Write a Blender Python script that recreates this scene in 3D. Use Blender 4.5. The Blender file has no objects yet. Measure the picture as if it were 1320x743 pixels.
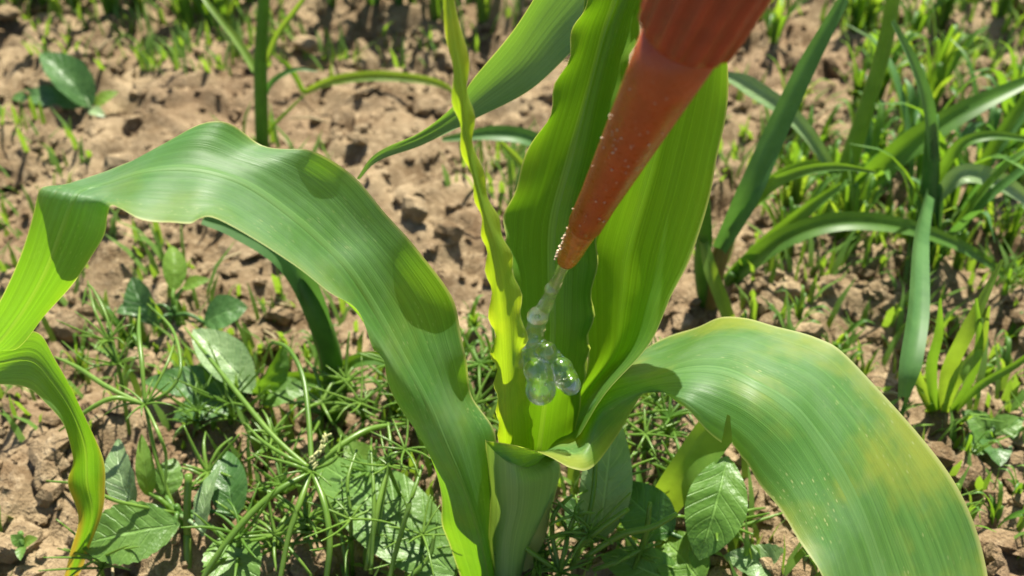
import bpy, math, random
import numpy as np
from mathutils import Vector

random.seed(7); rng = np.random.default_rng(7)
sc = bpy.context.scene
col = sc.collection
R = math.radians

# ------------------------------------------------------------------ camera
PITCH = R(40.0)                       # below the horizon
CAM = Vector((0.0, -0.21, 0.30))
FPX = 1415.0                          # focal length in pixels of the 1320 px wide photograph
cd = bpy.data.cameras.new('camera'); cam = bpy.data.objects.new('camera', cd); col.objects.link(cam)
cam.location = CAM; cam.rotation_euler = (R(90) - PITCH, 0, 0)
cd.sensor_width = 36.0; cd.lens = 36.0 * FPX / 1320.0
cd.clip_start = 0.01; cd.clip_end = 500.0
cd.dof.use_dof = True; cd.dof.focus_distance = 0.288; cd.dof.aperture_fstop = 15.0
sc.camera = cam
FWD = Vector((0, math.cos(PITCH), -math.sin(PITCH))); UP = Vector((0, math.sin(PITCH), math.cos(PITCH)))

# ------------------------------------------------------------------ world, sun, exposure
SUN = Vector((0.12, 0.46, 0.88)).normalized()      # towards the sun
w = bpy.data.worlds.new('World'); sc.world = w; w.use_nodes = True
nt = w.node_tree
sky = nt.nodes.new('ShaderNodeTexSky'); sky.sky_type = 'NISHITA'; sky.sun_disc = False
sky.sun_elevation = math.asin(SUN.z); sky.sun_rotation = math.atan2(SUN.x, SUN.y)
bg = nt.nodes['Background']; bg.inputs['Strength'].default_value = 0.062
nt.links.new(sky.outputs[0], bg.inputs['Color'])
ld = bpy.data.lights.new('sun', 'SUN'); ld.energy = 5.0; ld.angle = R(0.5); ld.color = (1.0, 0.94, 0.83)
lo = bpy.data.objects.new('sun', ld); col.objects.link(lo); lo.location = (0, 0, 3)
lo.rotation_euler = (-SUN).to_track_quat('-Z', 'Y').to_euler()
sc.view_settings.view_transform = 'Standard'; sc.view_settings.look = 'None'
sc.view_settings.gamma = 1.0; sc.view_settings.exposure = 1.32
sc.render.engine = 'CYCLES'
sc.cycles.use_denoising = True
sc.cycles.max_bounces = 10; sc.cycles.transmission_bounces = 10; sc.cycles.transparent_max_bounces = 8

# ------------------------------------------------------------------ pixel helpers (a direction; distance from a plane the thing is on)
def ray(px, py):
    return FWD + Vector((1, 0, 0)) * ((px - 660) / FPX) - UP * ((py - 371.5) / FPX)
def PY(px, py, Y):
    d = ray(px, py); return CAM + d * ((Y - CAM.y) / d.y)
def PZ(px, py, z=0.0):
    d = ray(px, py); return CAM + d * ((z - CAM.z) / d.z)

# ------------------------------------------------------------------ object helpers
def empty(name, loc):
    o = bpy.data.objects.new(name, None); col.objects.link(o); o.location = loc
    o.empty_display_size = 0.01
    return o
def tag(o, label=None, cat=None, group=None, kind=None):
    if label: o['label'] = label
    if cat: o['category'] = cat
    if group: o['group'] = group
    if kind: o['kind'] = kind
    return o
def root_loc(o):
    while o.parent: o = o.parent
    return o.location
def mesh_obj(name, verts, faces, mat, parent=None, uv=None, uv2=None, smooth=True):
    """verts in world space; moved into the thing's own space"""
    off = root_loc(parent) if parent else Vector((0, 0, 0))
    me = bpy.data.meshes.new(name)
    me.from_pydata([tuple(Vector(v) - off) for v in verts], [], faces)
    if uv is not None:
        for nm, data in (('UVMap', uv), ('LeafPos', uv2 if uv2 is not None else uv)):
            l = me.uv_layers.new(name=nm)
            li = np.empty(len(me.loops), dtype=np.int32); me.loops.foreach_get('vertex_index', li)
            arr = np.array(data, dtype=np.float32)[li]
            l.data.foreach_set('uv', arr.ravel())
    if smooth: me.polygons.foreach_set('use_smooth', [True] * len(me.polygons))
    me.materials.append(mat); me.update()
    o = bpy.data.objects.new(name, me); col.objects.link(o)
    if parent: o.parent = parent
    return o

def crom(P, n):
    """Catmull-Rom through P (list of np arrays), n samples per span"""
    P = [np.array(p, float) for p in P]; out = []
    for i in range(len(P) - 1):
        p0 = P[i - 1] if i > 0 else 2 * P[0] - P[1]
        p1, p2 = P[i], P[i + 1]
        p3 = P[i + 2] if i + 2 < len(P) else 2 * P[-1] - P[-2]
        for k in range(n):
            t = k / n
            out.append(0.5 * (2 * p1 + (p2 - p0) * t + (2 * p0 - 5 * p1 + 4 * p2 - p3) * t * t + (3 * p1 - p0 - 3 * p2 + p3) * t ** 3))
    out.append(P[-1]); return out

# ------------------------------------------------------------------ materials
def new_mat(name):
    m = bpy.data.materials.new(name); m.use_nodes = True
    t = m.node_tree; t.nodes.clear()
    return m, t
class NB:
    def __init__(s, t): s.t = t
    def n(s, typ, **kw):
        x = s.t.nodes.new(typ)
        for k, v in kw.items():
            if k.startswith('i_'): x.inputs[k[2:].replace('_', ' ')].default_value = v
            else: setattr(x, k, v)
        return x
    def l(s, a, b): s.t.links.new(a, b)
    def val(s, sock, v):
        if isinstance(v, bpy.types.NodeSocket): s.l(v, sock)
        else: sock.default_value = v
    def math(s, op, a, b=0.0, c=0.0, clamp=False):
        x = s.t.nodes.new('ShaderNodeMath'); x.operation = op; x.use_clamp = clamp
        s.val(x.inputs[0], a); s.val(x.inputs[1], b)
        if len(x.inputs) > 2: s.val(x.inputs[2], c)
        return x.outputs[0]
    def mix(s, f, a, b):
        x = s.t.nodes.new('ShaderNodeMix'); x.data_type = 'RGBA'
        s.val(x.inputs['Factor'], f); s.val(x.inputs['A'], a); s.val(x.inputs['B'], b)
        return x.outputs['Result']
    def ss(s, v, lo, hi, a=0.0, b=1.0):
        x = s.t.nodes.new('ShaderNodeMapRange'); x.interpolation_type = 'SMOOTHSTEP'
        s.val(x.inputs['Value'], v)
        x.inputs['From Min'].default_value = lo; x.inputs['From Max'].default_value = hi
        x.inputs['To Min'].default_value = a; x.inputs['To Max'].default_value = b
        return x.outputs['Result']
    def comb(s, x, y, z=0.0):
        c = s.t.nodes.new('ShaderNodeCombineXYZ')
        s.val(c.inputs[0], x); s.val(c.inputs[1], y); s.val(c.inputs[2], z); return c.outputs[0]
    def noise(s, vec, scale, detail=3.0, rough=0.55):
        x = s.t.nodes.new('ShaderNodeTexNoise'); x.inputs['Scale'].default_value = scale
        x.inputs['Detail'].default_value = detail; x.inputs['Roughness'].default_value = rough
        if vec is not None: s.l(vec, x.inputs['Vector'])
        return x.outputs['Fac']
def c4(c): return (c[0], c[1], c[2], 1.0)

def maize_mat(name, dark, light, trans, yellow=(0.34, 0.36, 0.05), edge=(0.42, 0.46, 0.16), ylw_amt=0.4, tip_yellow=None,
              spots=0.5, tmix=0.5, rough=0.42, bump=0.35, veins=13, wax_sheen=0.25):
    m, t = new_mat(name); b = NB(t)
    uv = b.n('ShaderNodeUVMap', uv_map='UVMap').outputs[0]
    sp = b.n('ShaderNodeSeparateXYZ'); b.l(uv, sp.inputs[0]); u, s = sp.outputs[0], sp.outputs[1]
    lp = b.n('ShaderNodeUVMap', uv_map='LeafPos').outputs[0]
    sp2 = b.n('ShaderNodeSeparateXYZ'); b.l(lp, sp2.inputs[0]); vn = sp2.outputs[1]
    obj = b.n('ShaderNodeTexCoord').outputs['Object']
    e = b.math('ABSOLUTE', b.math('SUBTRACT', b.math('MULTIPLY', u, 2.0), 1.0))
    # parallel veins
    fine = b.noise(b.comb(b.math('MULTIPLY', u, 120.0), b.math('MULTIPLY', s, 9.0)), 1.0, 3.0, 0.6)
    broad = b.noise(b.comb(b.math('MULTIPLY', u, 20.0), b.math('MULTIPLY', s, 5.0)), 1.0, 2.0, 0.5)
    wob = b.math('MULTIPLY', b.noise(b.comb(b.math('MULTIPLY', u, 4.0), b.math('MULTIPLY', s, 12.0)), 1.0, 2.0), 1.2)
    main = b.math('SINE', b.math('ADD', b.math('MULTIPLY', u, 6.2832 * veins), wob))
    mainp = b.ss(main, 0.72, 1.0)
    fac = b.math('ADD', b.math('MULTIPLY', b.ss(fine, 0.30, 0.72), 0.50), b.math('MULTIPLY', b.ss(broad, 0.2, 0.8), 0.38))
    fac = b.math('ADD', fac, b.math('MULTIPLY', mainp, 0.22), clamp=True)
    c = b.mix(fac, c4(dark), c4(light))
    tc = b.mix(fac, c4([x * 0.62 for x in trans]), c4(trans))
    # chlorotic patches, stronger to the margins
    big = b.noise(obj, 38.0, 4.0, 0.6)
    ym = b.math('MULTIPLY', b.ss(b.math('ADD', big, b.math('MULTIPLY', b.math('POWER', e, 3.0), 0.22)), 0.50, 0.80), ylw_amt, clamp=True)
    c = b.mix(ym, c, c4(yellow))
    tc = b.mix(ym, tc, c4((trans[0] * 1.35, trans[1] * 1.05, trans[2])))
    if tip_yellow:
        tn = b.math('ADD', vn, b.math('MULTIPLY', b.math('SUBTRACT', broad, 0.5), 0.10))
        tn = b.math('ADD', tn, b.math('MULTIPLY', b.math('SUBTRACT', e, 0.6), 0.22))
        tf = b.ss(tn, tip_yellow, min(1.0, tip_yellow + 0.13))
        c = b.mix(tf, c, c4((0.38, 0.25, 0.04))); tc = b.mix(tf, tc, c4((0.50, 0.36, 0.03)))
    # pale feeding specks
    vo = b.n('ShaderNodeTexVoronoi', feature='F1'); vo.inputs['Scale'].default_value = 1.0
    b.l(b.comb(b.math('MULTIPLY', u, 60.0), b.math('MULTIPLY', s, 560.0)), vo.inputs['Vector'])
    msk = b.ss(b.noise(obj, 60.0, 3.0), 0.48, 0.66)
    cr_ = b.n('ShaderNodeSeparateColor'); b.l(vo.outputs['Color'], cr_.inputs[0])
    size = b.ss(cr_.outputs[0], 0.35, 1.0, 0.0, 0.34)
    sk = b.math('MULTIPLY', b.ss(b.math('SUBTRACT', vo.outputs['Distance'], size), 0.06, -0.10), b.math('MULTIPLY', msk, spots), clamp=True)
    c = b.mix(sk, c, c4((0.40, 0.46, 0.17)))
    # margin
    ed = b.ss(e, 0.955, 0.995)
    c = b.mix(ed, c, c4(edge)); tc = b.mix(ed, tc, c4((0.55, 0.62, 0.10)))
    # waxy bloom and reflected sky sheen, both painted as pale patches
    wx = b.math('MULTIPLY', b.ss(b.noise(obj, 24.0, 5.0, 0.65), 0.42, 0.75), wax_sheen)
    c = b.mix(wx, c, c4((0.26, 0.38, 0.24)))
    bp = b.n('ShaderNodeBump'); bp.inputs['Strength'].default_value = bump; bp.inputs['Distance'].default_value = 0.0006
    h = b.math('ADD', b.math('MULTIPLY', fine, 0.6), b.math('ADD', b.math('MULTIPLY', main, 0.10), b.math('MULTIPLY', broad, 0.35)))
    b.l(h, bp.inputs['Height'])
    p = b.n('ShaderNodeBsdfPrincipled'); b.l(c, p.inputs['Base Color'])
    b.l(b.ss(fine, 0.2, 0.8, rough - 0.08, rough + 0.14), p.inputs['Roughness'])
    p.inputs['Specular IOR Level'].default_value = 0.45
    b.l(bp.outputs[0], p.inputs['Normal'])
    tr = b.n('ShaderNodeBsdfTranslucent'); b.l(tc, tr.inputs['Color']); b.l(bp.outputs[0], tr.inputs['Normal'])
    mx = b.n('ShaderNodeMixShader'); mx.inputs[0].default_value = tmix
    b.l(p.outputs[0], mx.inputs[1]); b.l(tr.outputs[0], mx.inputs[2])
    o = b.n('ShaderNodeOutputMaterial'); b.l(mx.outputs[0], o.inputs[0])
    return m

def weed_mat(name, a, bcol, trans, tmix=0.4, rough=0.45, spec=0.4, feather=False, nscale=70.0):
    m, t = new_mat(name); b = NB(t)
    obj = b.n('ShaderNodeTexCoord').outputs['Object']
    inf = b.n('ShaderNodeObjectInfo').outputs['Random']
    f = b.math('ADD', b.math('MULTIPLY', b.ss(b.noise(obj, nscale, 4.0, 0.6), 0.3, 0.7), 0.7), b.math('MULTIPLY', inf, 0.35), clamp=True)
    c = b.mix(f, c4(a), c4(bcol)); tc = b.mix(f, c4([x * 0.7 for x in trans]), c4(trans))
    p = b.n('ShaderNodeBsdfPrincipled')
    if feather:                         # pinnate veins of broad leaves
        uv = b.n('ShaderNodeUVMap', uv_map='UVMap').outputs[0]
        sp = b.n('ShaderNodeSeparateXYZ'); b.l(uv, sp.inputs[0]); u, v = sp.outputs[0], sp.outputs[1]
        e = b.math('ABSOLUTE', b.math('SUBTRACT', b.math('MULTIPLY', u, 2.0), 1.0))
        ph = b.math('SUBTRACT', b.math('MULTIPLY', v, 9.0), b.math('MULTIPLY', e, 2.2))
        sv = b.ss(b.math('SINE', b.math('MULTIPLY', ph, 6.2832)), 0.80, 1.0)
        md = b.ss(e, 0.07, 0.02)
        vv = b.math('MAXIMUM', b.math('MULTIPLY', sv, 0.55), md)
        c = b.mix(b.math('MULTIPLY', vv, 0.5), c, c4([min(1, x * 1.7 + 0.03) for x in bcol]))
        bp = b.n('ShaderNodeBump'); bp.inputs['Strength'].default_value = 0.6; bp.inputs['Distance'].default_value = 0.0008
        hh = b.math('SUBTRACT', b.noise(obj, 420.0, 3.0), b.math('MULTIPLY', vv, 0.9))
        b.l(hh, bp.inputs['Height']); b.l(bp.outputs[0], p.inputs['Normal'])
    b.l(c, p.inputs['Base Color']); p.inputs['Roughness'].default_value = rough
    p.inputs['Specular IOR Level'].default_value = spec
    tr = b.n('ShaderNodeBsdfTranslucent'); b.l(tc, tr.inputs['Color'])
    mx = b.n('ShaderNodeMixShader'); mx.inputs[0].default_value = tmix
    b.l(p.outputs[0], mx.inputs[1]); b.l(tr.outputs[0], mx.inputs[2])
    o = b.n('ShaderNodeOutputMaterial'); b.l(mx.outputs[0], o.inputs[0])
    return m

def soil_mat(name, dim=1.0):
    m, t = new_mat(name); b = NB(t)
    obj = b.n('ShaderNodeTexCoord').outputs['Object']
    n1 = b.noise(obj, 30.0, 6.0, 0.65); n2 = b.noise(obj, 260.0, 5.0, 0.7); n3 = b.noise(obj, 9.0, 3.0)
    c = b.mix(b.ss(n1, 0.33, 0.68), c4((0.115 * dim, 0.076 * dim, 0.038 * dim)), c4((0.30 * dim, 0.226 * dim, 0.130 * dim)))
    c = b.mix(b.math('MULTIPLY', b.ss(n2, 0.45, 0.72), 0.55), c, c4((0.43 * dim, 0.34 * dim, 0.21 * dim)))
    c = b.mix(b.math('MULTIPLY', b.ss(n3, 0.45, 0.7), 0.45), c, c4((0.20 * dim, 0.124 * dim, 0.07 * dim)))
    bp = b.n('ShaderNodeBump'); bp.inputs['Strength'].default_value = 0.9; bp.inputs['Distance'].default_value = 0.0018
    b.l(b.math('ADD', n2, b.noise(obj, 900.0, 3.0)), bp.inputs['Height'])
    p = b.n('ShaderNodeBsdfPrincipled'); b.l(c, p.inputs['Base Color']); p.inputs['Roughness'].default_value = 0.95
    p.inputs['Specular IOR Level'].default_value = 0.15; b.l(bp.outputs[0], p.inputs['Normal'])
    o = b.n('ShaderNodeOutputMaterial'); b.l(p.outputs[0], o.inputs[0])
    return m

def plain_mat(name, c, rough=0.5, spec=0.5, sss=0.0, trans=0.0, ior=1.45, nscale=0, amp=0.25):
    m, t = new_mat(name); b = NB(t)
    p = b.n('ShaderNodeBsdfPrincipled')
    if nscale:
        obj = b.n('ShaderNodeTexCoord').outputs['Object']
        f = b.noise(obj, nscale, 4.0, 0.6)
        b.l(b.mix(b.ss(f, 0.3, 0.7), c4([x * (1 - amp) for x in c]), c4([min(1, x * (1 + amp)) for x in c])), p.inputs['Base Color'])
        b.l(b.ss(b.noise(obj, nscale * 3, 3.0), 0.3, 0.7, max(0.02, rough - 0.1), rough + 0.1), p.inputs['Roughness'])
    else:
        p.inputs['Base Color'].default_value = c4(c); p.inputs['Roughness'].default_value = rough
    p.inputs['Specular IOR Level'].default_value = spec
    p.inputs['Subsurface Weight'].default_value = sss
    if sss: p.inputs['Subsurface Radius'].default_value = (0.006, 0.0018, 0.0006); p.inputs['Subsurface Scale'].default_value = 1.0
    p.inputs['Transmission Weight'].default_value = trans; p.inputs['IOR'].default_value = ior
    o = b.n('ShaderNodeOutputMaterial'); b.l(p.outputs[0], o.inputs[0])
    return m

M = {}
M['soil'] = soil_mat('soil'); M['clod'] = soil_mat('clod', 1.06)
M['maize'] = maize_mat('maize_blade', (0.050, 0.155, 0.036), (0.105, 0.260, 0.070), (0.27, 0.58, 0.010), ylw_amt=0.28, tmix=0.50, spots=0.75, tip_yellow=0.84, wax_sheen=0.50)  # pale patches raised to carry painted sky sheen on both arching blades
M['maize_r'] = maize_mat('maize_blade_pale', (0.055, 0.165, 0.034), (0.120, 0.285, 0.070), (0.30, 0.58, 0.010), ylw_amt=0.70, tmix=0.52, spots=0.9, wax_sheen=0.50)
M['maize_w'] = maize_mat('maize_young_blade', (0.06, 0.17, 0.02), (0.16, 0.33, 0.06), (0.30, 0.60, 0.012), ylw_amt=0.15, spots=0.35, tmix=0.55, rough=0.38, wax_sheen=0.10)
M['maize_lit'] = maize_mat('maize_rolled_blade_lit', (0.14, 0.28, 0.025), (0.27, 0.44, 0.06), (0.46, 0.68, 0.012), ylw_amt=0.6, spots=0.2, tmix=0.55, rough=0.4, wax_sheen=0.05)  # pale young leaf, brightened further as painted sunlight through it
M['maize_shaded'] = maize_mat('maize_inner_blade_shaded', (0.05, 0.16, 0.015), (0.11, 0.27, 0.035), (0.24, 0.50, 0.008), ylw_amt=0.3, spots=0.3, rough=0.38, wax_sheen=0.05)  # greens darkened so the shade on this blade is in its colour
M['maize_b'] = maize_mat('maize_dusty_blade', (0.08, 0.18, 0.075), (0.20, 0.32, 0.17), (0.20, 0.40, 0.03), ylw_amt=0.15, spots=0.9, wax_sheen=0.55)
M['sheath'] = maize_mat('maize_sheath', (0.15, 0.29, 0.11), (0.28, 0.42, 0.20), (0.36, 0.56, 0.06), ylw_amt=0.15, spots=0.15, tmix=0.42, wax_sheen=0.4, rough=0.5)
M['midrib'] = maize_mat('midrib', (0.085, 0.22, 0.055), (0.155, 0.32, 0.10), (0.33, 0.60, 0.02), ylw_amt=0.2, spots=0.3, tip_yellow=0.84, wax_sheen=0.3)
M['grass'] = weed_mat('grass_blade', (0.045, 0.125, 0.018), (0.105, 0.23, 0.035), (0.26, 0.48, 0.02), 0.42)
M['grass_y'] = weed_mat('grass_yellowish', (0.08, 0.19, 0.025), (0.17, 0.30, 0.05), (0.38, 0.56, 0.03), 0.45)
M['cover'] = weed_mat('sprout', (0.07, 0.17, 0.025), (0.19, 0.32, 0.07), (0.32, 0.52, 0.03), 0.4)
M['grass_b'] = weed_mat('grass_bluish', (0.045, 0.13, 0.03), (0.10, 0.22, 0.06), (0.16, 0.38, 0.04), 0.35)
M['grass_dry'] = weed_mat('grass_dry', (0.30, 0.24, 0.12), (0.45, 0.38, 0.22), (0.40, 0.34, 0.12), 0.3, 0.7)
M['thread'] = weed_mat('thread_leaf', (0.095, 0.20, 0.022), (0.20, 0.33, 0.055), (0.34, 0.52, 0.02), 0.38, 0.35, 0.55)
M['stem_red'] = weed_mat('reddish_stem', (0.16, 0.10, 0.03), (0.20, 0.19, 0.05), (0.30, 0.25, 0.04), 0.25, 0.45)
M['broad'] = weed_mat('broad_leaf', (0.075, 0.175, 0.028), (0.145, 0.27, 0.055), (0.24, 0.46, 0.02), 0.38, 0.42, 0.5, True)
M['broad_pale'] = weed_mat('broad_leaf_pale', (0.14, 0.25, 0.09), (0.27, 0.38, 0.17), (0.24, 0.40, 0.06), 0.3, 0.38, 0.6, True)
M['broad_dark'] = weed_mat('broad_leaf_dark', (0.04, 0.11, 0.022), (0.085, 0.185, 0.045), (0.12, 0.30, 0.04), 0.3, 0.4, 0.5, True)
M['broad_bright'] = weed_mat('broad_leaf_bright', (0.10, 0.22, 0.03), (0.19, 0.33, 0.06), (0.40, 0.60, 0.03), 0.5, 0.45, 0.4, True)
M['plastic'] = plain_mat('orange_plastic', (0.29, 0.056, 0.008), 0.34, 0.5, sss=0.55, nscale=220, amp=0.10)
M['plastic_dark'] = plain_mat('red_brown_plastic', (0.22, 0.034, 0.010), 0.42, 0.45, sss=0.3, nscale=200, amp=0.12)
M['amber'] = plain_mat('amber_tip', (0.36, 0.13, 0.02), 0.22, 0.6, sss=0.6, nscale=400, amp=0.2)
M['black'] = plain_mat('dark_bore', (0.03, 0.018, 0.01), 0.4)
M['gel'], _t = new_mat('clear_gel'); _b = NB(_t)
_p = _b.n('ShaderNodeBsdfPrincipled'); _p.inputs['Base Color'].default_value = (1, 1, 1, 1); _p.inputs['Roughness'].default_value = 0.035
_p.inputs['IOR'].default_value = 1.38; _p.inputs['Transmission Weight'].default_value = 1.0
_bp = _b.n('ShaderNodeBump'); _bp.inputs['Strength'].default_value = 0.30; _bp.inputs['Distance'].default_value = 0.0006
_b.l(_b.noise(_b.n('ShaderNodeTexCoord').outputs['Object'], 380.0, 2.0, 0.5), _bp.inputs['Height']); _b.l(_bp.outputs[0], _p.inputs['Normal'])
_tr = _b.n('ShaderNodeBsdfTransparent'); _mx = _b.n('ShaderNodeMixShader'); _mx.inputs[0].default_value = 0.8
_b.l(_tr.outputs[0], _mx.inputs[1]); _b.l(_p.outputs[0], _mx.inputs[2])
_gl = _b.n('ShaderNodeBsdfGlossy'); _gl.inputs['Roughness'].default_value = 0.10; _gl.inputs['Color'].default_value = (1, 1, 1, 1)
_m2 = _b.n('ShaderNodeMixShader'); _m2.inputs[0].default_value = 0.05
_b.l(_mx.outputs[0], _m2.inputs[1]); _b.l(_gl.outputs[0], _m2.inputs[2])
_b.l(_m2.outputs[0], _b.n('ShaderNodeOutputMaterial').inputs[0])
M['bubble'] = plain_mat('bubble', (1, 1, 1), 0.0, 0.5, trans=1.0, ior=0.78)
M['dust'] = plain_mat('dust_grain', (0.62, 0.48, 0.33), 0.8, nscale=900)
M['seed'] = plain_mat('pale_seed', (0.36, 0.36, 0.15), 0.6, nscale=700, amp=.5)

# ------------------------------------------------------------------ numpy noise + ground
def vnoise(x, y, seed):
    xi = np.floor(x).astype(np.int64); yi = np.floor(y).astype(np.int64); xf = x - xi; yf = y - yi
    def h(a, b):
        n = (a * 374761393 + b * 668265263 + seed * 1442695041) & 0xffffffff
        n = ((n ^ (n >> 13)) * 1274126177) & 0xffffffff
        return ((n ^ (n >> 16)) & 0xffff) / 65535.0
    sx = xf * xf * (3 - 2 * xf); sy = yf * yf * (3 - 2 * yf)
    return (h(xi, yi) * (1 - sx) + h(xi + 1, yi) * sx) * (1 - sy) + (h(xi, yi + 1) * (1 - sx) + h(xi + 1, yi + 1) * sx) * sy
def ground_h(x, y):
    x = np.asarray(x, float); y = np.asarray(y, float)
    x, y = x + (vnoise(x / .02, y / .02, 7) - .5) * .016, y + (vnoise(x / .02 + 31, y / .02, 8) - .5) * .016
    h = (vnoise(x / .11, y / .11, 1) - .5) * .020 + (vnoise(x / .035 + 9, y / .035, 2) - .5) * .020
    lump = np.abs(vnoise(x / .016, y / .016 + 5, 3) - .5) * 2
    h += (0.5 - lump) * .009 + (vnoise(x / .0068, y / .0068, 4) - .5) * .0060 + (vnoise(x / .003, y / .003, 6) - .5) * .0018
    return h - .004
def gz(x, y): return float(ground_h(np.array([x]), np.array([y]))[0])

def axis_coords(lo, hi, step, far):
    mid = np.arange(lo, hi + step / 2, step)
    g = step * 1.30 ** np.arange(1, 60); g = np.cumsum(g); g = g[g < far]
    return np.concatenate([(lo - g)[::-1], mid, hi + g])
gx = axis_coords(-.56, .56, .0028, 150); gy = axis_coords(-.16, 1.05, .0030, 150)
X, Yg = np.meshgrid(gx, gy)
Z = ground_h(X, Yg)
nx, ny = len(gx), len(gy)
idx = np.arange(nx * ny).reshape(ny, nx)
gf = np.stack([idx[:-1, :-1], idx[:-1, 1:], idx[1:, 1:], idx[1:, :-1]], -1).reshape(-1, 4)
gv = np.stack([X, Yg, Z], -1).reshape(-1, 3)
def np_mesh(name, v, f, mat, smooth=True):
    me = bpy.data.meshes.new(name); k = f.shape[1]
    me.vertices.add(len(v)); me.vertices.foreach_set('co', v.astype(np.float32).ravel())
    me.loops.add(f.size); me.loops.foreach_set('vertex_index', f.astype(np.int32).ravel())
    me.polygons.add(len(f)); me.polygons.foreach_set('loop_start', np.arange(0, f.size, k, dtype=np.int32))
    try: me.polygons.foreach_set('loop_total', np.full(len(f), k, dtype=np.int32))
    except Exception: pass
    me.polygons.foreach_set('use_smooth', np.full(len(f), smooth))
    me.materials.append(mat); me.update(calc_edges=True); me.validate()
    o = bpy.data.objects.new(name, me); col.objects.link(o); return o
g = np_mesh('ground', gv, gf, M['soil']); tag(g, 'dry crumbly tan field soil', None, kind='structure')

# icosphere template for clods
def ico(sub):
    import bmesh
    bm = bmesh.new(); bmesh.ops.create_icosphere(bm, subdivisions=sub, radius=1.0)
    v = np.array([x.co[:] for x in bm.verts]); f = np.array([[q.index for q in p.verts] for p in bm.faces]); bm.free()
    return v, f
IV, IF = ico(2)
def lumpy(r, seed, flat=0.75):
    a = rng.normal(size=(5, 3)); a /= np.linalg.norm(a, axis=1)[:, None]
    v = IV.copy(); k = np.ones(len(v))
    for q in a: k -= 0.75 * np.clip(v @ q - rng.uniform(.15, .6), 0, 1)
    k += rng.normal(scale=.085, size=len(v))
    s = rng.uniform(.75, 1.25, 3); s[2] *= flat
    return v * k[:, None] * s * r
def frustum_xy(n, y0, y1, power=1.0):
    y = y0 + (y1 - y0) * rng.random(n) ** power
    half = 0.10 + (y + .21) * 0.62
    return (rng.random(n) * 2 - 1) * half, y
N = 12000
cx, cy = frustum_xy(N, -.10, 1.0, 1.25)
cr = np.clip(rng.lognormal(math.log(.0025), .62, N), .0008, .0105)
czs = ground_h(cx, cy)
vs = []; fs = []
for i in range(N):
    v = lumpy(cr[i], i); v += [cx[i], cy[i], czs[i] + cr[i] * .20]
    fs.append(IF + i * len(IV)); vs.append(v)
o = np_mesh('soil_crumbs', np.concatenate(vs), np.concatenate(fs), M['clod'], False)
tag(o, 'small dry crumbs of tan soil strewn over the field', None, kind='stuff')

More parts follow.
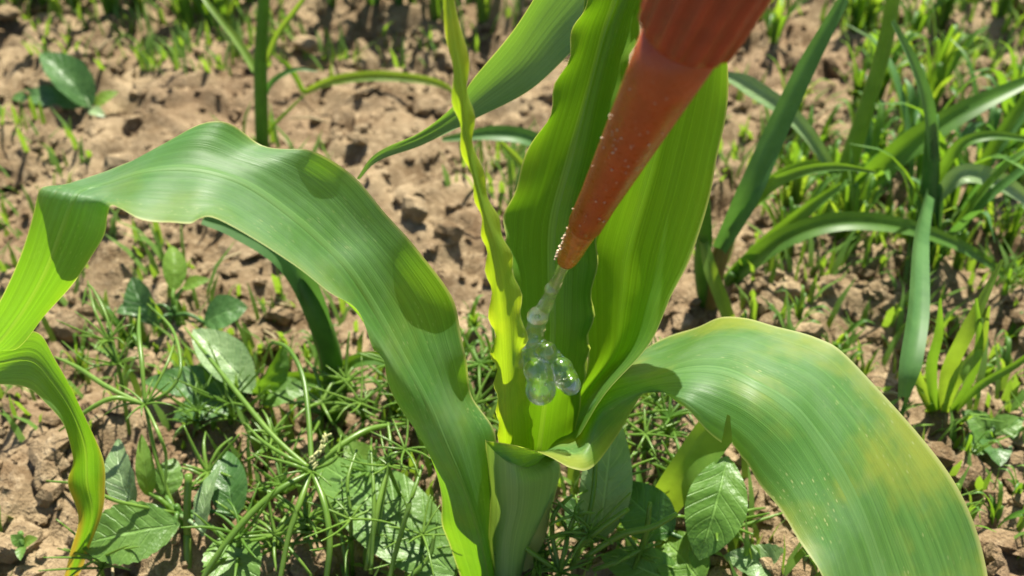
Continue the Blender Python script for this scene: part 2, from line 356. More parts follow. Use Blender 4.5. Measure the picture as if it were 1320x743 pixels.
# ------------------------------------------------------------------ shape builders
def ribbon(name, st, mat, parent, nu=22, ns=7, ripple=(0.0, 60.0), hump=0.0, midrib=None, rib_side=1.0, rib_w=0.035, seed=0, rib_from=0.0, notch=None):
    """st: stations of (edge A, mid, edge B); blade surface through them"""
    rows = crom([np.concatenate([np.array(a), np.array(m_), np.array(b_)]) for a, m_, b_ in st], ns)
    rows = np.array(rows).reshape(-1, 3, 3)
    us = np.linspace(0, 1, nu + 1)
    L0 = 2 * (us - .5) * (us - 1); L1 = -4 * us * (us - 1); L2 = 2 * us * (us - .5)
    G = rows[:, 0, None] * L0[None, :, None] + rows[:, 1, None] * L1[None, :, None] + rows[:, 2, None] * L2[None, :, None]
    mid = rows[:, 1]; s = np.concatenate([[0], np.cumsum(np.linalg.norm(np.diff(mid, axis=0), axis=1))])
    du = np.gradient(G, axis=1); dv = np.gradient(G, axis=0)
    nrm = np.cross(du, dv); nrm /= (np.linalg.norm(nrm, axis=2, keepdims=True) + 1e-12)
    e = np.abs(2 * us - 1)
    amp, k = ripple
    ph = vnoise(s * 40 + seed * 7.3, s * 0 + seed, 11) * 5
    wv = np.sin(s[:, None] * k + ph[:, None] + (us[None, :] > .5) * 2.1) * (vnoise(s * 55, s * 0 + 3.3, 21)[:, None] * .9 + .35)
    taper = np.sin(np.pi * np.clip(s / s[-1], .02, .98))[:, None] ** .5
    G = G + nrm * (amp * wv * (e ** 3)[None, :] * taper)[:, :, None]
    # shallow corrugation along the veins
    cor = np.sin(us * 2 * np.pi * 7 + seed) * .00006 + (vnoise(us[None, :] * 5 + seed, s[:, None] * 40, 31) - .5) * .0012
    G = G + nrm * (cor * taper)[:, :, None]
    nr, nc = G.shape[:2]; cut = set()
    if notch:                             # a tear: a sliver of margin hangs loose
        r0 = int(notch[0] * ns); j0 = int(notch[1] * nu); T_ = dv[r0, -1] / np.linalg.norm(dv[r0, -1])
        for j in range(j0, nc):
            k = (j - j0) / (nc - 1 - j0)
            for d in range(0, 5):
                G[r0 - d, j] -= T_ * .0006 * k * (1 - d / 5); G[r0 + 1 + d, j] += T_ * .0016 * k * (1 - d / 5) + (G[r0 + 1 + d, j] - G[r0 + 1 + d, j0]) * -.18 * (1 - d / 5)
            if j < nc - 1: cut.add((r0, j))
    ii = np.arange(nr * nc).reshape(nr, nc)
    F = np.stack([ii[:-1, :-1], ii[:-1, 1:], ii[1:, 1:], ii[1:, :-1]], -1)
    F = [q.tolist() for i_, rw in enumerate(F) for j_, q in enumerate(rw) if (i_, j_) not in cut]
    uv = [(us[j], s[i]) for i in range(nr) for j in range(nc)]
    uv2 = [(us[j], s[i] / s[-1]) for i in range(nr) for j in range(nc)]
    c = nc // 2
    if midrib:                            # the rib takes the place of the two middle strips
        F = [q for q in F if (q[0] % nc) not in (c - 1, c)]
    leaf = mesh_obj(name, G.reshape(-1, 3), F, mat, parent, uv, uv2)
    if midrib:
        V2 = []; F2 = []; u2 = []; n2 = []
        for i in range(nr):
            hgt = .0005 * (1 - .7 * s[i] / s[-1]); P = [G[i, c - 1], G[i, c - 1] * .45 + G[i, c] * .55, G[i, c], G[i, c] * .45 + G[i, c + 1] * .55, G[i, c + 1]]
            for k, hh in enumerate((0, .8, .35, .8, 0)):
                V2.append(P[k] + nrm[i, c] * rib_side * hgt * hh); u2.append((.5 + (k - 2) * .5 / nu, s[i])); n2.append((u2[-1][0], s[i] / s[-1]))
            if i:
                for k in range(4): F2.append((i * 5 - 5 + k, i * 5 - 4 + k, i * 5 + 1 + k, i * 5 + k))
        mesh_obj('midrib', V2, F2, midrib, leaf, u2, n2)
    return leaf

def tube_data(pts, rad, seg=6, n=4, caps=True):
    C = np.array(crom(pts, n)); m_ = len(C)
    rr = np.interp(np.linspace(0, 1, m_), np.linspace(0, 1, len(rad)), rad)
    T = np.gradient(C, axis=0); T /= (np.linalg.norm(T, axis=1, keepdims=True) + 1e-12)
    ref = np.array([0.31, 0.77, 0.55]); V = []; F = []
    for i in range(m_):
        a = np.cross(T[i], ref); a /= np.linalg.norm(a) + 1e-12; b_ = np.cross(T[i], a)
        for k in range(seg):
            th = 2 * math.pi * k / seg; V.append(C[i] + rr[i] * (math.cos(th) * a + math.sin(th) * b_))
    for i in range(m_ - 1):
        for k in range(seg):
            F.append((i * seg + k, i * seg + (k + 1) % seg, (i + 1) * seg + (k + 1) % seg, (i + 1) * seg + k))
    if caps: F.append(tuple(range(seg))[::-1]); F.append(tuple((m_ - 1) * seg + k for k in range(seg)))
    return V, F
def tube(name, pts, rad, mat, parent, seg=7, n=5):
    V, F = tube_data(pts, rad, seg, n); return mesh_obj(name, V, F, mat, parent)
def join_data(parts):
    V = []; F = []
    for v, f in parts:
        o = len(V); V += list(v); F += [tuple(i + o for i in q) for q in f]
    return V, F

def blade_data(pts, wid, face=(0, -.6, .8), fold=.25, n=5, twist=0.0):
    C = np.array(crom(pts, n)); m_ = len(C)
    ww = np.interp(np.linspace(0, 1, m_), np.linspace(0, 1, len(wid)), wid)
    T = np.gradient(C, axis=0); T /= (np.linalg.norm(T, axis=1, keepdims=True) + 1e-12)
    fc = np.array(face, float); V = []; F = []; uv = []
    for i in range(m_):
        s_ = np.cross(T[i], fc); s_ /= np.linalg.norm(s_) + 1e-9; n_ = np.cross(s_, T[i])
        if twist:
            a = twist * i / (m_ - 1); s_, n_ = s_ * math.cos(a) + n_ * math.sin(a), n_ * math.cos(a) - s_ * math.sin(a)
        h = ww[i] / 2
        for k, x in enumerate((-1, -.5, 0, .5, 1)):
            V.append(C[i] + s_ * x * h + n_ * fold * h * (abs(x) - .5)); uv.append((k / 4, i / (m_ - 1)))
    for i in range(m_ - 1):
        for k in range(4): F.append((i * 5 + k, i * 5 + k + 1, i * 5 + 6 + k, i * 5 + 5 + k))
    return V, F, uv
def blade(name, pts, wid, mat, parent, **kw):
    V, F, uv = blade_data(pts, wid, **kw); return mesh_obj(name, V, F, mat, parent, uv)

def ovate(name, base, tip, width, mat, parent, nrm=(0, -.3, 1), curl=.12, cup=.22, serr=0.0, fat=.42, wav=0.0, stalk=None):
    b_ = np.array(base, float); t_ = np.array(tip, float); ax = t_ - b_; L = np.linalg.norm(ax); ax /= L
    n_ = np.array(nrm, float); n_ -= ax * (n_ @ ax); n_ /= np.linalg.norm(n_); sd = np.cross(ax, n_)
    NL, NU = 22, 8; V = []; F = []; uv = []
    ph = random.random() * 6
    for i in range(NL + 1):
        t = i / NL; x = t ** (math.log(.5) / math.log(fat))
        w_ = width / 2 * max(0.02, math.sin(math.pi * min(1, max(0, x))) ** .75)
        if serr: w_ *= 1 + serr * ((i * 1.0) % 2 - .5)
        c = b_ + ax * L * t + n_ * (L * curl * (math.sin(math.pi * t) - t * .35))
        for j in range(NU + 1):
            u = j / NU * 2 - 1
            z = cup * w_ * abs(u) ** 1.3 + wav * w_ * math.sin(t * 13 + ph + (u > 0) * 1.7) * abs(u) + .05 * w_ * math.sin(t * 26 - abs(u) * 5)
            V.append(c + sd * u * w_ + n_ * z); uv.append((j / NU, t))
    for i in range(NL):
        for j in range(NU):
            a = i * (NU + 1) + j; F.append((a, a + 1, a + NU + 2, a + NU + 1))
    leaf = mesh_obj(name, V, F, mat, parent, uv)
    if stalk is not None: tube('leaf_stalk', [stalk, (np.array(stalk) + b_) / 2 + np.array((0, 0, .003)), b_ + ax * L * .05], [.0009, .0007], mat, leaf, 5, 4)
    return leaf

def lathe(name, prof, p0, ax, mat, parent, seg=48, flute=None):
    """prof: (distance along axis, radius); flute(t index)-> list of per-vertex scale"""
    ax = np.array(ax, float); ax /= np.linalg.norm(ax); a = np.cross(ax, [0, 1, .2]); a /= np.linalg.norm(a); b_ = np.cross(ax, a)
    p0 = np.array(p0, float); V = []; F = []
    for i, (t, r_) in enumerate(prof):
        for k in range(seg):
            th = 2 * math.pi * k / seg; rr = r_ * (flute(i, k) if flute else 1)
            V.append(p0 + ax * t + rr * (math.cos(th) * a + math.sin(th) * b_))
    for i in range(len(prof) - 1):
        for k in range(seg):
            F.append((i * seg + k, i * seg + (k + 1) % seg, (i + 1) * seg + (k + 1) % seg, (i + 1) * seg + k))
    F.append(tuple(range(seg))[::-1]); F.append(tuple((len(prof) - 1) * seg + k for k in range(seg)))
    return mesh_obj(name, V, F, mat, parent)

# ------------------------------------------------------------------ the maize plant
plant = empty('maize_plant', (0.006, 0.002, -0.004))
tag(plant, 'young maize plant with gel in its central whorl', 'maize plant')
def S(rows):                         # stations from (Ax,Ay,AY, Mx,My,MY, Bx,By,BY)
    return [tuple(PY(*r[k:k + 3]) for k in (0, 3, 6)) for r in rows]

# stalk
tube('stalk', [(0.006, .004, -.012), PY(668, 720, .004), PY(684, 670, .006), PY(694, 630, .008)], [.0072, .0068, .0060, .0040], M['sheath'], plant, 20, 8)

# left arching blade
L1 = S([
 (646, 800, .006, 640, 800, -.004, 618, 800, -.002),
 (634, 722, .004, 622, 706, -.010, 577, 700, -.004),
 (632, 640, .004, 600, 634, -.012, 570, 640, -.004),
 (640, 560, .006, 572, 572, -.011, 547, 570, -.006),
 (606, 508, .010, 546, 510, -.008, 504, 500, -.008),
 (597, 455, .010, 518, 457, -.004, 488, 450, -.010),
 (586, 390, .014, 487, 405, .000, 458, 402, -.012),
 (540, 325, .014, 450, 350, .002, 425, 378, -.012),
 (496, 275, .016, 420, 318, .004, 382, 340, -.012),
 (452, 224, .018, 378, 280, .005, 335, 308, -.012),
 (395, 193, .016, 325, 242, .006, 274, 282, -.012),
 (338, 185, .020, 280, 224, .006, 247, 293, -.014),
 (287, 158, .020, 235, 217, .006, 217, 290, -.014),
 (222, 180, .018, 186, 222, .005, 180, 280, -.014),
 (150, 213, .012, 140, 238, .004, 155, 270, -.013),
 (92, 231, .008, 112, 246, .002, 144, 267, -.012),
 (58, 240, -.006, 95, 256, -.004, 141, 275, -.006),
 (40, 280, -.010, 80, 294, -.006, 131, 310, -.001),
 (22, 335, -.012, 60, 348, -.008, 99, 366, -.002),
 (-2, 390, -.012, 30, 402, -.009, 58, 410, -.004),
 (-30, 440, -.010, -4, 446, -.009, 24, 446, -.007),
 (-52, 482, -.004, -26, 466, -.006, 2, 448, -.006),
 (-22, 494, .000, -6, 470, .002, 14, 436, .004),
 (34, 499, .002, 40, 464, .008, 50, 430, .010),
 (60, 520, .002, 68, 492, .008, 74, 465, .010),
 (84, 550, .002, 94, 532, .007, 101, 513, .008),
 (91, 588, .000, 110, 578, .006, 125, 567, .004),
 (88, 622, -.002, 112, 622, .006, 135, 622, .002),
 (102, 672, -.002, 118, 668, .004, 132, 664, .002),
 (84, 735, .000, 96, 732, .002, 108, 728, .002),
 (76, 770, .004, 80, 770, .004, 86, 768, .004),
])
ribbon('leaf', L1, M['maize'], plant, 26, 7, (.0010, 130), midrib=M['midrib'], rib_side=-1, seed=1, rib_w=.022)

# right arching blade
R1 = S([
 (700, 590, .014, 668, 602, -.013, 625, 568, -.001),
 (716, 565, .014, 700, 588, -.006, 662, 574, -.018),
 (740, 542, .016, 730, 566, .004, 704, 588, -.026),
 (762, 521, .020, 753, 548, .006, 738, 605, -.027),
 (778, 503, .032, 764, 522, .002, 764, 602, -.018),
 (826, 460, .042, 790, 502, .000, 796, 562, -.001),
 (870, 432, .042, 836, 490, -.001, 836, 508, -.006),
 (918, 411, .032, 888, 478, -.006, 878, 522, -.018),
 (958, 412, .022, 932, 479, -.010, 915, 562, -.024),
 (1000, 425, .013, 975, 496, -.016, 957, 594, -.031),
 (1050, 437, .008, 1020, 525, -.021, 978, 626, -.036),
 (1086, 452, .003, 1052, 563, -.026, 1005, 656, -.042),
 (1140, 505, -.006, 1085, 615, -.034, 1030, 697, -.050),
 (1192, 567, -.014, 1112, 670, -.042, 1056, 738, -.058),
 (1236, 637, -.024, 1135, 735, -.050, 1072, 785, -.066),
 (1266, 715, -.034, 1152, 795, -.058, 1085, 840, -.074),
 (1277, 790, -.046, 1160, 860, -.067, 1100, 895, -.080),
 (1262, 880, -.060, 1170, 930, -.076, 1120, 950, -.086),
 (1215, 990, -.080, 1180, 1000, -.086, 1160, 1000, -.090),
])
ribbon('leaf', R1, M['maize_r'], plant, 28, 11, (.0008, 120), notch=(8.42, .80), midrib=M['midrib'], rib_side=1, seed=2, rib_w=.02, rib_from=.25)

# clasping sheath below the right blade
SH = S([
 (700, 588, .014, 668, 600, -.013, 625, 567, .000),
 (722, 600, .012, 672, 625, -.015, 628, 612, .002),
 (714, 640, .012, 670, 655, -.013, 632, 650, .002),
 (702, 680, .010, 662, 690, -.011, 631, 692, .002),
 (690, 722, .010, 658, 730, -.009, 631, 738, .002),
 (684, 780, .010, 656, 790, -.006, 634, 790, .004),
])
sh = ribbon('sheath', SH, M['sheath'], plant, 22, 7, (.0002, 80), seed=3)

# upright whorl blades
def lean(rows, k):                    # the blades lean away with height
    return [tuple(v + (k * min(1.25, max(0, (430 - r[i - 1]) / 530)) if i % 3 == 2 else 0) for i, v in enumerate(r)) for r in rows]
W2 = S(lean([
 (648, 590, .010, 692, 600, .012, 738, 580, .006),
 (664, 520, .004, 700, 540, .014, 750, 505, .008),
 (668, 430, .000, 712, 440, .012, 762, 430, .010),
 (654, 340, -.002, 712, 350, .014, 768, 340, .012),
 (650, 295, .000, 715, 282, .018, 776, 270, .014),
 (672, 225, .004, 735, 205, .024, 792, 190, .018),
 (705, 146, .008, 755, 125, .028, 806, 110, .022),
 (738, 50, .012, 778, 42, .032, 822, 38, .028),
 (757, 0, .014, 796, -10, .034, 834, -10, .030),
 (780, -80, .018, 815, -95, .036, 846, -95, .032),
 (846, -230, .036, 850, -232, .038, 854, -230, .036),
], 0.034))
ribbon('leaf', W2, M['maize_shaded'], plant, 24, 8, (.0012, 420), seed=4, midrib=M['midrib'], rib_side=-1, rib_w=.02, rib_from=.15)
W3 = S(lean([
 (690, 590, 0.02, 716, 585, 0.016, 748, 560, -0.01),
 (732, 525, 0.016, 752, 515, 0.02, 788, 498, -0.008),
 (758, 470, 0.016, 798, 455, 0.026, 838, 440, -0.008),
 (755, 400, 0.018, 812, 392, 0.03, 868, 378, -0.006),
 (752, 330, 0.02, 822, 325, 0.032, 892, 318, -0.004),
 (775, 250, 0.024, 846, 242, 0.034, 916, 238, 0),
 (808, 160, 0.028, 870, 152, 0.036, 932, 150, 0.004),
 (848, 70, 0.032, 895, 62, 0.038, 937, 72, 0.008),
 (885, -10, 0.036, 912, -18, 0.04, 937, 0, 0.012),
 (918, -120, 0.042, 925, -122, 0.038, 930, -118, 0.018),
], 0.026))
ribbon('leaf', W3, M['maize_w'], plant, 24, 8, (.0006, 150), seed=5)
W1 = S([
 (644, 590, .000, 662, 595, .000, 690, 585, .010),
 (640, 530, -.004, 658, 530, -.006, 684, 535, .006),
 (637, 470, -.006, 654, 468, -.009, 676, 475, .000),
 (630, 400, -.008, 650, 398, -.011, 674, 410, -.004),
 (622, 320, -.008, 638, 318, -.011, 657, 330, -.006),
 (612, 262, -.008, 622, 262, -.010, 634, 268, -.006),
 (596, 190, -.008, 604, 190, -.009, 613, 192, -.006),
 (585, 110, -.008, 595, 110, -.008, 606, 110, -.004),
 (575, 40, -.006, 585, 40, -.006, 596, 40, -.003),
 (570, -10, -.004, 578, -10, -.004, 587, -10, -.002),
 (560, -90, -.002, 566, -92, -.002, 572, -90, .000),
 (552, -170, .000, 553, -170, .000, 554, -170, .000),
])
ribbon('leaf', W1, M['maize_lit'], plant, 14, 8, (.0010, 480), seed=6)
# dusty blade arching over the back of the whorl, tip hanging left
W4 = S([
 (690, 590, 0.02, 702, 590, 0.024, 716, 588, 0.02),
 (700, 420, 0.052, 720, 415, 0.058, 740, 420, 0.052),
 (715, 250, 0.062, 742, 245, 0.068, 768, 250, 0.062),
 (735, 100, 0.07, 765, 95, 0.076, 796, 100, 0.07),
 (755, -20, 0.074, 788, -35, 0.08, 820, -20, 0.074),
 (752, -100, 0.08, 784, -80, 0.082, 822, -50, 0.074),
 (728, -60, 0.082, 752, -20, 0.082, 790, 30, 0.07),
 (690, -6, 0.082, 708, 35, 0.082, 740, 68, 0.072),
 (655, 48, 0.082, 668, 86, 0.082, 684, 116, 0.074),
 (612, 102, 0.082, 616, 130, 0.082, 620, 150, 0.076),
 (585, 137, 0.082, 587, 152, 0.082, 590, 166, 0.078),
 (540, 170, 0.08, 542, 178, 0.08, 545, 186, 0.078),
 (484, 199, 0.078, 486, 203, 0.078, 488, 208, 0.077),
 (460, 230, 0.077, 461, 231, 0.077, 463, 232, 0.077),
])
ribbon('leaf', W4, M['maize_b'], plant, 18, 7, (.0006, 160), seed=7)

# ------------------------------------------------------------------ applicator bottle
tip = np.array(PY(729, 338, -.004)); top = np.array(PY(880, 52, -.030))
axis = top - tip; LN = np.linalg.norm(axis); axis /= LN
bottle = empty('applicator_bottle', tip)
tag(bottle, 'orange plastic applicator bottle with tapered nozzle pointing into the maize whorl', 'bottle')
def wpx(px, p): return px / FPX * (np.array(p) - np.array(CAM)) @ np.array(FWD) / 2
r_tip = wpx(30, tip); r_top = wpx(108, top)
t1 = LN * .205
r1 = r_tip * 1.22
noz = lathe('nozzle', [(t1 - .0004, r1 * .9), (t1, r1 * 1.10), (t1 + .001, r1 * 1.16), (LN * .35, r1 + (r_top - r1) * .22), (LN * .6, r1 + (r_top - r1) * .52), (LN * .85, r1 + (r_top - r1) * .83), (LN * 1.05, r_top * 1.04)], tip, axis, M['plastic'], bottle)
tp = lathe('nozzle_tip', [(0.0, r_tip * .55), (.0003, r_tip * .80), (.0016, r_tip * .93), (.004, r_tip * 1.02), (LN * .12, r_tip * 1.10), (t1 - .0012, r1 * 1.02), (t1, r1 * .95)], tip, axis, M['amber'], bottle, 36)
lathe('bore', [(-.0002, r_tip * .1), (-.0002, r_tip * .5), (.0008, r_tip * .52)], tip, axis, M['black'], tp, 20)
SEG = 96
def flute(i, k): return 1.0 if i in (0, 1) else (1.035 if (k % 6) in (0, 1, 2) else .945)
rc = r_top * 1.25
lathe('collar', [(LN * 1.03, r_top * .95), (LN * 1.036, rc * .94), (LN * 1.045, rc * .985), (LN * 1.07, rc), (LN * 1.28, rc * 1.06), (LN * 1.30, rc * 1.0), (LN * 1.30, rc * .6)], tip, axis, M['plastic_dark'], bottle, SEG, flute)
lathe('body', [(LN * 1.29, rc * .85), (LN * 1.36, rc * .88), (LN * 1.42, rc * 1.2), (LN * 1.55, rc * 1.75), (LN * 1.72, rc * 2.0), (LN * 2.9, rc * 2.0), (LN * 3.0, rc * 1.8)], tip, axis, M['plastic'], bottle)
# dust grains stuck to the nozzle
gp = []
a_ = np.cross(axis, [0, 0, 1]); a_ /= np.linalg.norm(a_); b_ = np.cross(axis, a_)
for i in range(55):
    t = random.choice([random.uniform(.25, .95), random.gauss(.62, .05), random.gauss(.70, .06)]); t = min(.93, max(.24, t))
    rr = r1 * 1.15 + (r_top - r1 * 1.15) * (t - .2) / .8
    cdir = np.array(CAM) - (tip + axis * LN * t); cdir -= axis * (cdir @ axis); cdir /= np.linalg.norm(cdir); sdir = np.cross(axis, cdir)
    th = random.gauss(0, .6)
    p = tip + axis * LN * t + (cdir * math.cos(th) + sdir * math.sin(th)) * rr
    v = lumpy(random.uniform(.00010, .00030), i) + p; gp.append((v.tolist(), [tuple(int(z) for z in q) for q in IF]))
for i in range(26):                   # wet crumbs down the side of the tip
    t = random.uniform(.01, .20); th = random.gauss(1.25, .25)
    rr = r_tip * 1.0 + (r1 - r_tip) * t / .2
    cdir = np.array(CAM) - (tip + axis * LN * t); cdir -= axis * (cdir @ axis); cdir /= np.linalg.norm(cdir); sdir = np.cross(cdir, axis)
    if sdir[0] > 0: sdir = -sdir
    p = tip + axis * LN * t + (cdir * math.cos(th) + sdir * math.sin(th)) * rr
    v = lumpy(random.uniform(.00018, .0005), i) + p; gp.append((v.tolist(), [tuple(int(z) for z in q) for q in IF]))
V, F = join_data(gp); o = mesh_obj('dust_grains', V, F, M['dust'], noz); o['kind'] = 'stuff'

# ------------------------------------------------------------------ gel squeezed into the whorl
def blob_mesh(name, balls, voxel, mat, parent=None):
    V = []; F = []
    v1, f1 = ico(3)
    for c, r_ in balls:
        o = len(V); V += (v1 * r_ + np.array(c)).tolist(); F += (f1 + o).tolist()
    me = bpy.data.meshes.new(name); me.from_pydata(V, [], F)
    tmp = bpy.data.objects.new('tmp', me); col.objects.link(tmp)
    m1 = tmp.modifiers.new('r', 'REMESH'); m1.mode = 'VOXEL'; m1.voxel_size = voxel
    m2 = tmp.modifiers.new('s', 'SMOOTH'); m2.factor = .5; m2.iterations = 2
    dg = bpy.context.evaluated_depsgraph_get(); ev = tmp.evaluated_get(dg)
    res = bpy.data.meshes.new_from_object(ev); bpy.data.objects.remove(tmp)
    off = Vector(balls[0][0]); res.transform(__import__('mathutils').Matrix.Translation(-off))
    res.materials.clear(); res.materials.append(mat)
    res.polygons.foreach_set('use_smooth', [True] * len(res.polygons))
    ob = bpy.data.objects.new(name, res); col.objects.link(ob); ob.location = off
    return ob
def chain(pts, n=40):
    """(px,py,Y,radius px)"""
    q = []
    for p in pts:
        w_ = np.array(PY(*p[:3])); q.append(np.append(w_, wpx(2 * p[3], w_)))
    out = []
    for r_ in crom(q, n): out.append((r_[:3], r_[3] * (1 + .03 * math.sin(len(out) * .13 + len(pts)))))
    return out
balls = chain([(728, 340, -.004, 8), (718, 362, -.003, 8), (706, 388, -.001, 9), (695, 410, .001, 11), (690, 430, .002, 13), (691, 450, .000, 15), (695, 476, -.005, 18), (697, 502, -.010, 18)])
balls += chain([(700, 452, .001, 13), (714, 468, -.001, 15), (728, 486, -.005, 16), (735, 496, -.008, 14)])
balls += chain([(690, 452, .001, 11), (678, 460, -.001, 13), (670, 466, -.002, 12)], 30)
for q_ in [(693, 409, -.001, 14.5), (686, 438, .000, 13), (704, 454, -.002, 15), (722, 477, -.004, 18), (697, 503, -.010, 20), (690, 477, -.006, 16), (711, 374, -.003, 10)]: balls += [(np.array(PY(*q_[:3])), wpx(2 * q_[3], PY(*q_[:3])))]
big_ = [q_ for q_ in balls if q_[1] > .0014]
for i in range(46):
    c_, r_ = random.choice(big_); d_ = rng.normal(size=3) + np.array((0, -.6, 1.0)); d_ /= np.linalg.norm(d_)
    balls.append((c_ + d_ * r_ * .86, r_ * random.uniform(.22, .38)))
gel = blob_mesh('gel_bead', balls, .00030, M['gel'])
tag(gel, 'clear gel strand hanging from the nozzle and pooling in the maize whorl', 'gel')
for (px, py, Y, r_) in [(693, 409, -.001, 3.2), (689, 434, .001, 2.2), (697, 462, -.002, 2.6), (694, 488, -.008, 2.4), (702, 497, -.010, 1.8), (722, 480, -.004, 2.2), (731, 490, -.006, 2.6), (691, 503, -.010, 1.6), (714, 370, -.003, 1.6), (701, 478, -.006, 1.4), (688, 447, .000, 1.6), (699, 509, -.010, 2.0)]:
    p = np.array(PY(px, py, Y)); v1, f1 = ico(2)
    b2 = mesh_obj('air_bubble', (v1 * wpx(2 * r_, p) + p).tolist(), f1.tolist(), M['bubble'], gel)

# ------------------------------------------------------------------ weeds and grasses
def thing(name, base, label, cat, group=None):
    b = Vector(base); b.z = gz(b.x, b.y) - .001
    return tag(empty(name, b), label, cat, group)
def jit(v, s): return np.array(v) + rng.normal(scale=s, size=3)

def grass_plant(label, base_px, stalks, blades, group=None, name='grass_plant'):
    """stalks/blades: pixel points (px,py,dY) with Y counted from the plant's foot on the soil"""
    g0 = PZ(*base_px); t = thing(name, g0, label, 'grass', group)
    Yb = g0.y
    for pts, rad, mt in stalks:
        P = [np.array(t.location) + [0, 0, -.002]] + [np.array(PY(a, b, Yb + d)) for a, b, d in pts]
        tube('stalk', P, rad, M[mt], t, 8, 5)
    for k, (pts, wid, mt) in enumerate(blades):
        P = [np.array(PY(a, b, Yb + d)) for a, b, d in pts]
        blade('blade', P, wid, M[mt], t, fold=.45, face=(random.uniform(-.3, .3), -.7, .6), twist=random.uniform(-.4, .4))
    return t

grass_plant('upright green grass stalk with thin side blades behind the arched maize leaf', (337, 192),
  [([(337, 150, 0), (336, 80, .002), (340, 0, .004), (342, -60, .006)], [.0036, .0034, .0030, .0026], 'grass')],
  [([(330, 92, 0), (305, 52, .01), (272, 10, .02), (250, -20, .03)], [.004, .0038, .003, .001], 'grass_y'),
   ([(343, 80, 0), (358, 45, .0), (380, 15, .0), (405, -20, .0)], [.003, .003, .0026, .001], 'grass_y'),
   ([(338, 130, 0), (352, 105, .0), (380, 90, .0), (410, 92, .0)], [.002, .003, .0022, .0006], 'grass_b'),
   ([(340, 185, 0), (350, 165, 0), (375, 140, 0), (395, 120, 0)], [.002, .002, .0015, .0005], 'grass')])
grass_plant('tall grass with reddish foot and blade leaning past the nozzle collar', (912, 405),
  [([(922, 350, 0), (935, 312, .002), (955, 270, .004), (972, 240, .006)], [.0040, .0036, .0030, .0020], 'stem_red'),
   ([(905, 350, .0), (908, 300, 0), (905, 255, .0), (900, 225, .0)], [.0032, .0034, .003, .0022], 'grass')],
  [([(928, 322, -.002), (965, 250, .0), (1000, 170, .01), (1040, 85, .02), (1088, -2, .03)], [.006, .0095, .0085, .007, .004], 'grass_b'),
   ([(945, 292, 0), (985, 245, 0), (1030, 222, 0), (1080, 215, 0), (1130, 222, 0)], [.004, .005, .004, .003, .001], 'grass'),
   ([(905, 300, .0), (915, 345, -.01), (930, 385, -.014), (940, 412, -.016)], [.003, .0052, .0055, .005], 'grass_y')])
grass_plant('long arching grass blade sweeping over bare soil beside the upright maize leaf', (932, 372),
  [([(938, 362, 0), (946, 352, 0)], [.0024, .0024, .002], 'grass')],
  [([(936, 366, 0), (965, 340, 0), (1010, 308, 0), (1070, 288, 0), (1130, 287, 0), (1200, 302, 0), (1270, 336, 0), (1335, 392, .0)], [.006, .008, .0085, .008, .0075, .006, .0045, .002], 'grass'),
   ([(938, 362, 0), (985, 315, .004), (1040, 270, .01), (1085, 238, .02)], [.006, .007, .006, .003], 'grass'),
   ([(934, 372, 0), (915, 350, 0), (896, 322, 0)], [.004, .004, .001], 'grass_y')])
grass_plant('bright upright grass stem with wide blade bending toward dry soil', (1080, 272),
  [([(1084, 248, 0), (1096, 205, .002), (1118, 135, .006), (1140, 60, .010), (1156, -30, .014)], [.0055, .0050, .0042, .0036, .0032, .0028], 'grass_y')],
  [([(1088, 262, 0), (1130, 222, -.004), (1180, 182, -.004), (1250, 140, .0), (1345, 96, .01)], [.007, .011, .0115, .009, .004], 'grass'),
   ([(1085, 225, 0), (1045, 212, 0), (1000, 226, 0), (955, 262, 0)], [.004, .004, .003, .001], 'grass'),
   ([(1090, 262, 0), (1060, 200, 0), (1020, 150, 0), (965, 112, .0), (935, 98, 0)], [.004, .006, .008, .009, .004], 'broad_pale'),
   ([(1092, 250, 0), (1130, 205, 0), (1175, 192, 0), (1230, 205, 0), (1285, 250, 0)], [.003, .004, .0035, .003, .001], 'grass_b')])
grass_plant('bluish green grass with drooping lower blade standing on cracked soil', (1196, 330),
  [([(1196, 285, 0), (1200, 220, .002), (1202, 150, .004)], [.0048, .0050, .0036, .0024], 'grass_b')],
  [([(1203, 205, 0), (1196, 140, 0), (1178, 85, .0), (1150, 28, .0)], [.006, .007, .006, .003], 'grass_b'),
   ([(1198, 250, -.01), (1186, 310, -.06), (1182, 400, -.10), (1172, 470, -.12), (1164, 512, -.125)], [.006, .0085, .0090, .008, .004], 'grass_b'),
   ([(1205, 235, 0), (1235, 190, 0), (1275, 175, 0), (1330, 180, 0)], [.004, .005, .004, .002], 'grass'),
   ([(1200, 262, 0), (1240, 225, 0), (1290, 235, 0), (1340, 270, 0)], [.005, .008, .008, .004], 'broad_pale')])
grass_plant('yellow green grass tuft growing beside the broad drooping maize leaf', (1212, 548),
  [], [([(1212, 548, 0), (1222, 480, .0), (1250, 420, .0), (1292, 335, .01)], [.003, .0055, .005, .001], 'grass_y'),
   ([(1212, 548, 0), (1232, 490, -.005), (1262, 450, 0), (1275, 395, 0)], [.003, .005, .004, .001], 'grass_y'),
   ([(1210, 548, 0), (1200, 480, 0), (1210, 430, 0), (1212, 385, 0)], [.0025, .004, .003, .0008], 'grass'),
   ([(1210, 548, 0), (1188, 500, 0), (1178, 460, 0)], [.003, .004, .001], 'grass_y'),
   ([(1214, 548, 0), (1260, 500, 0), (1310, 470, 0), (1345, 440, .0)], [.002, .003, .0025, .001], 'grass'),
   ([(1214, 548, 0), (1250, 490, .0), (1262, 440, 0), (1258, 385, 0)], [.002, .0032, .003, .001], 'grass')])
